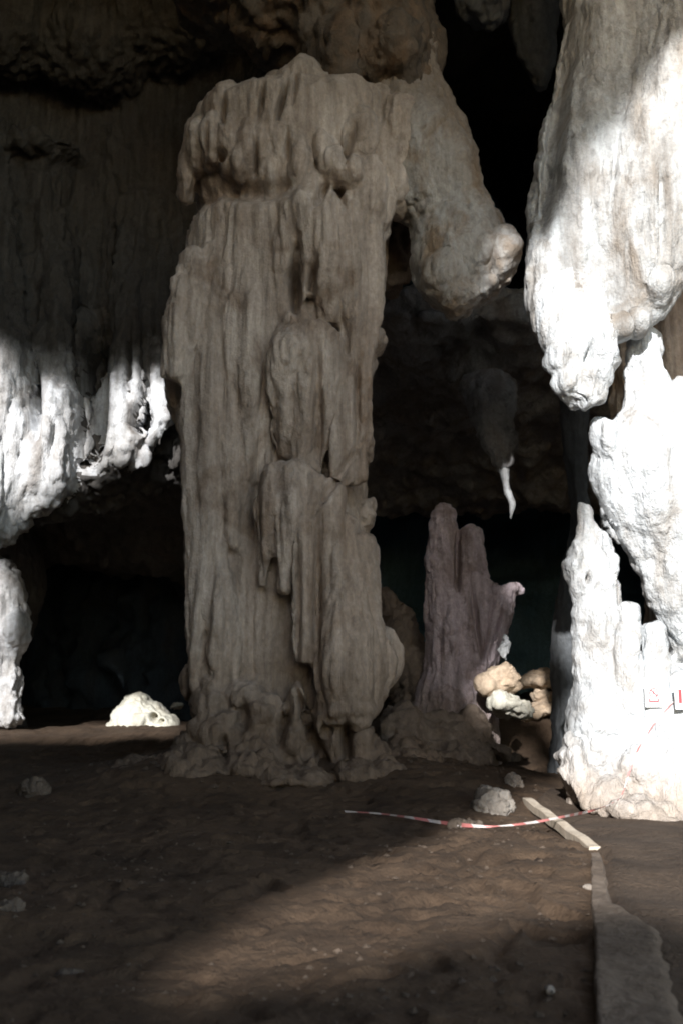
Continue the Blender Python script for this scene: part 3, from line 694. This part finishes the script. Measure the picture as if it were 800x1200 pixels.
st = thing('pale_stalagmite', (P(690, 900, 13.7).x, 13.7, 0), 'tall white stalagmite with a blunt tip in front of the flowstone wall', 'stalagmite')
s1 = Sculpt()
s1.vt([(685, 592, 13.8, 9), (687, 620, 13.8, 13), (692, 650, 13.8, 20), (697, 680, 13.75, 25), (703, 730, 13.7, 30), (708, 790, 13.7, 34), (705, 850, 13.6, 40)], 0.9)
for (a, b, rx, rz) in [(672, 648, 8, 14), (670, 668, 9, 16), (678, 690, 12, 18), (706, 640, 7, 14), (714, 660, 7, 16), (684, 730, 14, 30), (682, 790, 14, 40), (682, 848, 16, 40), (666, 664, 8, 8)]: s1.el(a, b, 13.72, rx, rz * 1.2, .25)
s1.build('stem', M['white'], st, 0.035, [flow(0.06, 0.04, 0.05, 0.018, 2.6, 1.0, 50.0, 0.4)], 5, carve=[(690, 678, 3, 7, .25), (700, 690, 2, 6, .15)])
for (rows, lab) in [([(736, 712, 13.5, 11), (737, 740, 13.45, 14), (736, 780, 13.4, 13), (740, 830, 13.4, 18)], 'small white stalagmite between the tall blunt-tipped one and the one above the notice'),
                    ([(765, 736, 13.5, 15), (766, 760, 13.45, 17), (768, 790, 13.4, 18), (765, 840, 13.4, 24)], 'small white stalagmite standing just above the red-printed notice')]:
    o = Sculpt().vt(rows).build('short_stalagmite', M['white'], None, 0.03, [flow(0.05, 0.04, 0.05, 0.014, 2.6, 1.2, 55.0 + rows[0][0], 0.4)], 4)
    tag(o, lab, 'stalagmite', 'short stalagmites on the white foot')

# slim dark column standing behind the gap
o = Sculpt().vt([(672, 440, 20, 20), (673, 500, 20, 15), (676, 560, 20, 13), (678, 620, 20, 13), (668, 700, 20, 18), (664, 780, 20, 20), (668, 860, 20, 24), (668, 910, 20, 28)]).build('slim_column', M['slim'], None, 0.05, [flow(0.05, 0.06, 0.04, 0.012, seed=60)], 2)
tag(o, 'slim blue grey limestone column in shade behind the hanging lobe', 'column')

# ------------------------------------------------------------------ mauve stalagmite
YP = 21.0
pu = thing('mauve_stalagmite', (P(530, 850, YP).x, YP, .4), 'mauve stalagmite with two blunt fingers and a spout on its right', 'stalagmite')
p1 = Sculpt().part('stem')
p1.vt([(520, 650, YP, 20), (522, 690, YP, 26), (535, 725, YP, 37), (540, 770, YP, 41), (533, 810, YP, 47), (528, 850, YP, 55), (525, 895, YP, 62)], .9)
p1.el(505, 660, YP - .1, 9, 14, .3); p1.vt([(553, 680, YP - .2, 18), (560, 740, YP - .3, 24), (555, 800, YP - .2, 26)])
p1.part('finger_a').vt([(520, 604, YP, 15), (519, 622, YP, 18), (517, 650, YP, 19), (518, 690, YP, 20)], .9, (1.1, .6))
p1.part('finger_b').vt([(550, 627, YP - .15, 13), (551, 645, YP - .15, 16), (552, 672, YP - .15, 18), (548, 710, YP - .15, 19)], .9, (1.1, .6))
p1.part('spout').vt([(588, 692, YP - .2, 17, .9), (586, 710, YP - .2, 17), (580, 740, YP - .25, 15), (572, 778, YP - .2, 11)], cap=(.3, .5)); p1.el(601, 690, YP - .2, 12, 7, .25, 10); p1.el(575, 702, YP - .1, 14, 20, .3)
p1.build_parts(pu, {'stem': 'purple', 'finger_a': 'purple', 'finger_b': 'purple', 'spout': 'purple'}, 0.036, [flow(0.06, 0.06, 0.05, 0.026, 2.8, 1.0, 70.0, 0.3)], 4, names={'finger_a': 'finger', 'finger_b': 'finger'},
    carve=[(536, 660, 3, 30, .3), (558, 730, 3, 45, .25, -8), (572, 735, 2, 30, .2, 10), (584, 730, 2, 26, .2, 14)])
# shoulder rocks at its foot
def rock(name, els, mat, label, cat='rock', group=None, voxel=0.05, disp=None, carve=()):
    s = Sculpt()
    for e in els: s.el(*e)
    o = s.build(name, M[mat], None, voxel, [disp or boulder(0.12, 0.06, 0.035, 1.3, els[0][0] * .37)], 1, carve)
    return tag(o, label, cat, group)
rock('rock_mound', [(510, 870, 19.6, 50, 34, 1.2), (470, 860, 19.0, 36, 40, 1.0), (540, 890, 18.6, 40, 24, .9), (480, 900, 18.0, 50, 22, .9), (555, 865, 20, 22, 36, .7)], 'mound', 'low brown rock mound in shade under the mauve stalagmite', disp=flow(.12, .08, .10, .02, 1.8, .9, 80, .5))
rock('rock_mound', [(470, 770, 22.5, 26, 60, .8), (490, 810, 22, 24, 50, .8), (452, 720, 23, 14, 30, .6)], 'mound', 'dark knobbly rock behind the column, left of the mauve stalagmite', disp=flow(.12, .08, .12, .02, 1.8, .9, 83, .5))
rock('low_rock', [(580, 878, 18.8, 16, 10, .5, 25)], 'mound', 'narrow wedge of brown rock sloping down into the dark ditch')

# ------------------------------------------------------------------ sunlit rocks in the far gap
G = 'sunlit rocks in the far gap'
rock('tan_rock', [(582, 796, 19.9, 20, 20, .4), (595, 792, 19.8, 14, 18, .35), (570, 802, 19.7, 13, 15, .3)], 'tan', 'ribbed tan rock touching the right flank of the mauve stalagmite', group=G)
rock('white_rock', [(600, 826, 19.6, 21, 13, .4), (586, 822, 19.5, 15, 12, .3), (614, 834, 19.6, 13, 9, .3)], 'pale', 'broad whitish rock in front of the ribbed tan one', group=G)
rock('white_cone', [(591, 760, 19.9, 6, 16, .2)], 'white', 'small white cone standing on the tan rock beside the mauve stalagmite', group=G, voxel=.03)
rock('tan_slab', [(632, 798, 28, 26, 9, .9), (650, 802, 28, 16, 9, .7), (616, 800, 28, 14, 8, .6), (640, 791, 28.2, 16, 8, .6)], 'tan', 'topmost flat tan slab of the far rock pile', group=G)
rock('tan_rock', [(632, 816, 27.6, 12, 9, .4)], 'tan', 'small round rock under the topmost tan slab', group=G, voxel=.035)
rock('tan_slab', [(652, 816, 27.6, 14, 8, .6), (660, 824, 27.4, 10, 8, .5)], 'tan', 'stubby tan slab at the right end of the far pile', group=G)
rock('tan_slab', [(642, 832, 27, 30, 8, .8), (618, 838, 26.8, 20, 7, .6), (662, 834, 27, 16, 8, .6)], 'tan', 'long low tan slab at the bottom of the far pile', group=G)

# ------------------------------------------------------------------ stalactites
wt = thing('white_tipped_stalactite', P(585, 500, 21.6), 'stubby brown stalactite with a thin crooked white tip hanging from the vault', 'stalactite')
Sculpt().vt([(572, 455, 22.6, 34), (576, 490, 22.0, 27), (581, 515, 21.7, 20), (586, 538, 21.6, 14), (589, 552, 21.55, 7)]).el(572, 520, 21.6, 9, 14, .3).el(598, 518, 21.6, 9, 16, .3).el(560, 480, 22.0, 14, 22, .5).build('root', M['vault'], wt, 0.04, [flow(.10, .08, .06, .03, 2.4, 1.0, 90, .4)], 2)
Sculpt().vt([(589, 545, 21.55, 7), (591, 558, 21.5, 5), (593, 570, 21.5, 4.2), (596, 580, 21.5, 4.8), (600, 592, 21.5, 3.8), (598, 606, 21.5, 1.4)], cap=(1, 2)).build('tip', M['white'], wt, 0.018, [flow(.01, .01, .02, .004, 3, 2, 92, .6)], 1)
for rows, lab in [([(560, -320, 20.4, 60), (563, -140, 20.2, 42), (565, -40, 20, 34), (567, -5, 20, 32), (568, 15, 20, 28), (575, 26, 20, 14)], 'short blunt grey stalactite cut off by the top edge'),
                  ([(632, -300, 20.7, 70), (632, -120, 20.6, 50), (630, -20, 20.5, 34), (628, 30, 20.4, 28), (630, 70, 20.3, 20), (632, 98, 20.3, 8)], 'pointed dim grey stalactite beside the shaded flank of the white wall')]:
    o = Sculpt().vt(rows).build('stalactite', M['slim'], None, 0.05, [flow(.10, .07, .08, .015, 1.9, .9, rows[0][0], .4)], 2)
    tag(o, lab, 'stalactite', 'stalactites in the dark chimney')

# ------------------------------------------------------------------ left curtain
lc = thing('flowstone_curtain', P(80, 100, 24), 'hanging flowstone curtain on the left, shade painted into its top, white sunlit lower fringe', 'flowstone')
c0 = Sculpt().part('backing')
for (a, r, Y0) in [(-120, 90, 25), (-20, 90, 25.4), (90, 80, 25.8), (180, 80, 25.6), (260, 70, 25.4)]:
    c0.vt([(a, -330, Y0 - .4, r, .8), (a, -160, Y0 - .4, r, .7), (a, 100, Y0, r, .6), (a, 300, Y0, r, .55), (a + 4, 440, Y0, r * .9, .5), (a + 2, 490, Y0, r * .7, .5)], cap=(.3, .3))
c0.el(40, 178, 24.4, 60, 20, .9); c0.el(110, 60, 24.2, 80, 60, 1.4); c0.el(200, 30, 24.0, 80, 60, 1.4); c0.el(10, 30, 23.8, 70, 70, 1.4)
LD = {'drapery_a': [[(-14, 160, 24.4, 34), (-6, 330, 23.8, 38), (-6, 430, 23.2, 38), (-14, 520, 23, 48), (-20, 590, 23, 54), (-20, 618, 23, 40)], [(16, 390, 23.6, 14), (26, 440, 23.2, 13), (26, 490, 23.2, 9)], [(10, 500, 23.3, 34), (16, 570, 23.1, 38), (14, 606, 23.1, 26)]],
      'drapery_b': [[(50, 200, 24.8, 30), (62, 340, 24.2, 28), (62, 440, 23.6, 24), (58, 500, 23.3, 36), (52, 560, 23.2, 38), (46, 592, 23.2, 26)], [(80, 470, 23.5, 16), (82, 520, 23.4, 16), (74, 560, 23.4, 14)], [(74, 580, 23.4, 14), (70, 592, 23.4, 9)]],
      'drapery_c': [[(165, 240, 24.8, 30), (155, 340, 24.2, 26), (146, 420, 23.7, 20), (138, 480, 23.4, 20), (126, 525, 23.4, 20), (114, 542, 23.4, 14)], [(148, 510, 23.3, 16), (142, 538, 23.3, 11)]],
      'drapery_d': [[(200, 240, 24.8, 26), (194, 380, 24.0, 20), (186, 450, 23.6, 17), (191, 490, 23.5, 15), (182, 514, 23.5, 10)], [(166, 505, 23.7, 12), (164, 546, 23.6, 13)]],
      'underside': [[(110, 520, 24.6, 50, .6), (150, 540, 24.5, 50, .6), (180, 520, 24.6, 40, .6)], [(205, 520, 24.3, 16), (202, 550, 24.2, 8)], [(100, 380, 25, 20), (98, 500, 24.5, 26)]]}
for k, tubes in LD.items():
    c0.part(k)
    for r in tubes: c0.vt(r, .9)
for e in [(60, 590, 24.2, 50, 20, .8, -18), (120, 560, 24.2, 60, 18, .8, -18), (165, 490, 24.0, 18, 22, .3), (195, 535, 24.9, 44, 40, .6), (145, 550, 25.0, 80, 34, .6), (90, 575, 25.0, 60, 30, .6)]: c0.el(*e)
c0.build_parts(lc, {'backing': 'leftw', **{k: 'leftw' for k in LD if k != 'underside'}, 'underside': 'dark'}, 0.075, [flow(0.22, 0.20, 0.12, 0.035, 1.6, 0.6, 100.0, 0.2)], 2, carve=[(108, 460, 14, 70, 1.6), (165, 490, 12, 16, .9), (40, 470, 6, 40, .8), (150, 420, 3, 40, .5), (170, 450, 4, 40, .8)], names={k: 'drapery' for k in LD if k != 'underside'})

ls = thing('rough_stalagmite', (P(0, 840, 29).x, 29, .4), 'rough pale stalagmite at the left edge standing on the lit floor strip', 'stalagmite')
s = Sculpt().vt([(0, 665, 29.2, 20), (4, 700, 29, 26), (10, 745, 28.9, 24), (6, 775, 29, 18), (2, 805, 29, 20), (8, 840, 29, 22)], .9)
s.el(20, 735, 28.7, 14, 24, .5); s.el(18, 800, 28.8, 8, 20, .4); s.el(-20, 780, 29, 30, 70, 1)
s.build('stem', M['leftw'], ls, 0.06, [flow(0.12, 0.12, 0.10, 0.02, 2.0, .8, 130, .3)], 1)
o = Sculpt().vt([(-40, 560, 31, 60), (-10, 640, 31, 60), (0, 700, 31, 52), (-20, 780, 31, 40), (-20, 860, 31, 50)]).build('shaded_column', M['dark'], None, 0.09, [flow(.2, .15, .1, .03, 1.4, .6, 140, .25)], 2)
tag(o, 'dark brown shaded column behind the rough stalagmite at the left edge', 'column')

o = rock('pale_boulder', [(164, 846, 31, 34, 26, 1.0), (160, 832, 31, 20, 20, .8), (184, 852, 30.9, 26, 14, .8), (146, 854, 31, 22, 14, .8)], 'pale', 'pale creamy boulder alone on the lit floor strip', 'boulder', disp=boulder(.12, .05, .03, .8, 3.3), carve=[(180, 840, 4, 4, .6), (189, 845, 3, 3, .5), (170, 850, 3, 8, .2)])
rock('pale_fragment', [(207, 828, 33, 8, 3, .3, -15)], 'pale', 'thin pale rock sliver between boulder and tall column', voxel=.04)

# ------------------------------------------------------------------ stones on the mud
def stone(px, py, rx, rz, mat, label, seed, name='stone'):
    g = walk(px, py); m = mpp(g.y, py)
    s = Sculpt(); c = Vector((g.x, g.y, g.z + rz * m * 0.12))
    s.el_w(c, rx * m, rx * m * .8, rz * m, 0, seed * 37)
    s.el_w(c + Vector((rx * m * .35, -.02, -rz * m * .2)), rx * m * .6, rx * m * .6, rz * m * .7, 10, seed * 71)
    k = 0.35 / max(rx * m, .03)
    o = s.build(name, M[mat], None, max(.008, rx * m / 14), [lambda p, n: rx * m * (0.30 * np.round(fbm(p * k * 2 + seed, 2) * 3) / 3 + 0.16 * billow(p * k * 5 + seed, 3))], 1)
    return tag(o, label, 'stone', 'loose stones on the cave floor')
stone(577, 950, 28, 22, 'palestone', 'largest pale stone, just behind the barrier tape', 1)
stone(601, 919, 13, 12, 'palestone', 'upright pale stone beside the dark ditch', 2)
stone(548, 968, 20, 6, 'stone', 'flat brown stone under the sagging tape', 9)
stone(40, 930, 22, 14, 'stone', 'grey stone in deep shade below the lit floor strip', 3)
stone(14, 1035, 24, 10, 'stone', 'flat stone at the left edge, upper one of two', 4)
stone(12, 1066, 18, 11, 'stone', 'rounded stone at the left edge, lower one of two', 5)
stone(80, 1145, 16, 7, 'stone', 'small pale stone in the dark lower left corner', 6)
stone(643, 1162, 7, 6, 'palestone', 'tiny pale pebble on the mud near the bottom edge', 7)
stone(688, 1040, 6, 4, 'palestone', 'tiny pale chip on the walkway edge beyond the plank', 8)
stone(595, 890, 14, 7, 'stone', 'dim stone lying in the ditch behind the upright pale one', 10)

# ------------------------------------------------------------------ timber plank
a = walk(617, 938); b = walk(697, 996)
d = (b - a); L = d.length; ang = math.atan2(d.y, d.x)
n = 40; w, h = 0.06, 0.035; V = []; 
for i in range(n + 1):
    t = i / n; c = a + d * t
    for (sx, sz) in ((-w, -.06), (-w, h - .008), (-w + .008, h), (w - .008, h), (w, h - .008), (w, -.06)):
        jitter = 0.002 * math.sin(i * .4)
        V.append((c.x - math.sin(ang) * (sx + jitter), c.y + math.cos(ang) * (sx + jitter), c.z + sz + 0.006 * math.sin(i * .6)))
F = [(i * 6 + j, i * 6 + (j + 1) % 6, (i + 1) * 6 + (j + 1) % 6, (i + 1) * 6 + j) for i in range(n) for j in range(6)] + [tuple(range(5, -1, -1)), tuple(n * 6 + j for j in range(6))]
me = mesh_np('timber_plank', V, F); me.materials.append(M['timber'])
o = link(bpy.data.objects.new('timber_plank', me)); tag(o, 'pale straight timber plank edging the walkway, crossed by the tape', 'plank')

# ------------------------------------------------------------------ barrier tape
targets = [c for c in rw.children] + [foot, skirt] + [c for c in st.children] + [floor, path]
pts = []
for (px, py, Y0, lift) in [(403, 951, None, .02), (425, 952, None, .05), (450, 954, None, .08), (480, 958, None, .10), (510, 963, None, .12), (540, 967, None, .12), (570, 969, None, .14), (600, 967, None, .22), (630, 963, None, .25), (660, 957, None, .25), (690, 951, None, .2), (712, 944, None, .12),
                         (727, 935, None, .05), (733, 918, None, .05), (738, 900, None, .05), (746, 880, None, .05), (755, 865, None, .05), (763, 852, None, .05), (775, 838, None, .05), (786, 825, None, .05), (806, 806, None, .05)]:
    h = hit(px, py, targets); v = (Vector((0, 0, CAM_Z)) - h[0]).normalized()
    up = h[1].z > .6
    # keep on the pixel's ray, come forward so that the tape hangs clear of the surface
    k = lift / max(.12, abs(h[1].dot(v)))
    pts.append(h[0] + v * min(k, 1.2))
# smooth the path
C = np.array([list(p) for p in pts]); n = 260
tt = np.linspace(0, len(C) - 1, n); sp_ = np.stack([np.interp(tt, np.arange(len(C)), C[:, k]) for k in range(3)], 1)
for _ in range(10): sp_[1:-1] = (sp_[:-2] + 2 * sp_[1:-1] + sp_[2:]) / 4
tp = thing('barrier_tape', tuple(sp_[0]), 'red and white striped barrier tape sagging across the floor and up the flowstone', 'tape')
dist = np.concatenate([[0], np.cumsum(np.linalg.norm(np.diff(sp_, axis=0), axis=1))])
seg = 0.17
nseg = int(dist[-1] / seg)
def tape_pt(s): return np.array([np.interp(s, dist, sp_[:, k]) for k in range(3)])
def tape_strip(s0, s1, slant):
    V = []; m = 5
    for i in range(m + 1):
        s_ = s0 + (s1 - s0) * i / m
        for e, sgn in ((0, -1), (1, 1)):
            q = s_ + slant * sgn; q = min(max(q, 0), dist[-1])
            c = tape_pt(q); tan = tape_pt(min(q + .03, dist[-1])) - tape_pt(max(q - .03, 0)); tan /= np.linalg.norm(tan) + 1e-9
            tw = 0.6 * math.sin(q * 1.1 + .6) + 0.3 * math.sin(q * 2.7)      # the tape twists on itself
            hw = (0.022 if q < 0.62 * dist[-1] else 0.012) * (0.25 + 0.75 * abs(math.sin(q * 1.35 + 2.6 + .5 * math.sin(q * 3.1))))
            side = np.cross(tan, (0, -1, 0.2)); side /= np.linalg.norm(side) + 1e-9
            nor = np.cross(side, tan)
            V.append(c + sgn * hw * (side * math.cos(tw) + nor * math.sin(tw)))
    F = [(2 * i, 2 * i + 1, 2 * i + 3, 2 * i + 2) for i in range(m)]
    return V, F
for i in range(nseg):
    V, F = tape_strip(i * seg, (i + 1) * seg, 0.02)
    red = i % 2
    nm = 'red_stripe' if red else 'white_stripe'
    me = mesh_np(nm, V, F); smooth(me); me.materials.append(M['taper' if red else 'tapew'])
    link(bpy.data.objects.new(nm, me), tp)

# ------------------------------------------------------------------ signs
sign_t = [foot] + [c for c in rw.children if c.name.startswith(('lower', 'recess'))]
def sign(px, py, w, h, label, art):
    c = min((hit(px + dx, py + dy, sign_t + [o for o in bpy.data.objects if o.name.startswith('short_stal')]) or (P(px, py, 14), None, 99) for dx in (-10, 0, 10) for dy in (-14, 0, 14)), key=lambda q: q[2])
    p = P(px, py, c[0].y - .06); m = mpp(p.y, py); W_, H_ = w * m / 2, h * m / 2
    t = thing('notice_sign', tuple(p), label, 'sign', 'notices on the flowstone')
    def plate(nm, pts, z0, z1, mat):
        bm = bmesh.new()
        vs = [bm.verts.new((a * m, -z0, b * m)) for a, b in pts]; f = bm.faces.new(vs)
        r = bmesh.ops.extrude_face_region(bm, geom=[f]); bmesh.ops.translate(bm, verts=[v for v in r['geom'] if isinstance(v, bmesh.types.BMVert)], vec=(0, -(z1 - z0), 0))
        bmesh.ops.recalc_face_normals(bm, faces=bm.faces)
        me = bpy.data.meshes.new(nm); bm.to_mesh(me); bm.free(); me.materials.append(M[mat])
        o = bpy.data.objects.new(nm, me); S.collection.objects.link(o); o.parent = t
        return o
    plate('board', [(-w / 2, -h / 2), (w / 2, -h / 2), (w / 2, h / 2), (-w / 2, h / 2)], -.01, .012, 'sign')
    art(plate)
    return t
def arc(cx, cy, r, wd, a0, a1, n=12):
    A = [math.radians(a0 + (a1 - a0) * i / n) for i in range(n + 1)]
    return [(cx + (r + wd / 2) * math.cos(a), cy + (r + wd / 2) * math.sin(a)) for a in A] + [(cx + (r - wd / 2) * math.cos(a), cy + (r - wd / 2) * math.sin(a)) for a in reversed(A)]
def art1(pl):
    pl('ring', arc(0.3, 3.0, 5, 1.3, -60, 140), .014, .016, 'red'); pl('ring', arc(0.3, 3.0, 5, 1.3, 140, 300), .014, .016, 'red')
    pl('slash', [(-3.6, 5.6), (-2.6, 6.6), (4.2, .4), (3.2, -.6)], .017, .019, 'red')
    pl('figure', [(-1, 1), (1, 1), (1.4, 4.5), (0, 5.6), (-1.4, 4.5)], .014, .0155, 'greyp')
    pl('caption_bar', [(-6, -7.8), (6, -7.8), (6, -5.8), (-6, -5.8)], .014, .016, 'red')
    pl('caption_bar', [(-6, -5.8), (-4.4, -5.8), (-4.4, -3.4), (-6, -3.4)], .014, .016, 'red'); pl('caption_bar', [(4.4, -5.8), (6, -5.8), (6, -3.4), (4.4, -3.4)], .014, .016, 'red')
def art2(pl):
    pl('print_bar', [(-7, -8), (-3, -8), (-3, 8), (-7, 8)], .014, .016, 'red'); pl('print_mark', [(-2, -2), (1, -2), (1, 5), (-2, 5)], .014, .016, 'greyp')
sign(765, 815, 20, 27, 'small white notice with red pictogram fixed to the white flowstone', art1)
sign(801, 816, 22, 30, 'white notice with red edge cut off by the right border', art2)
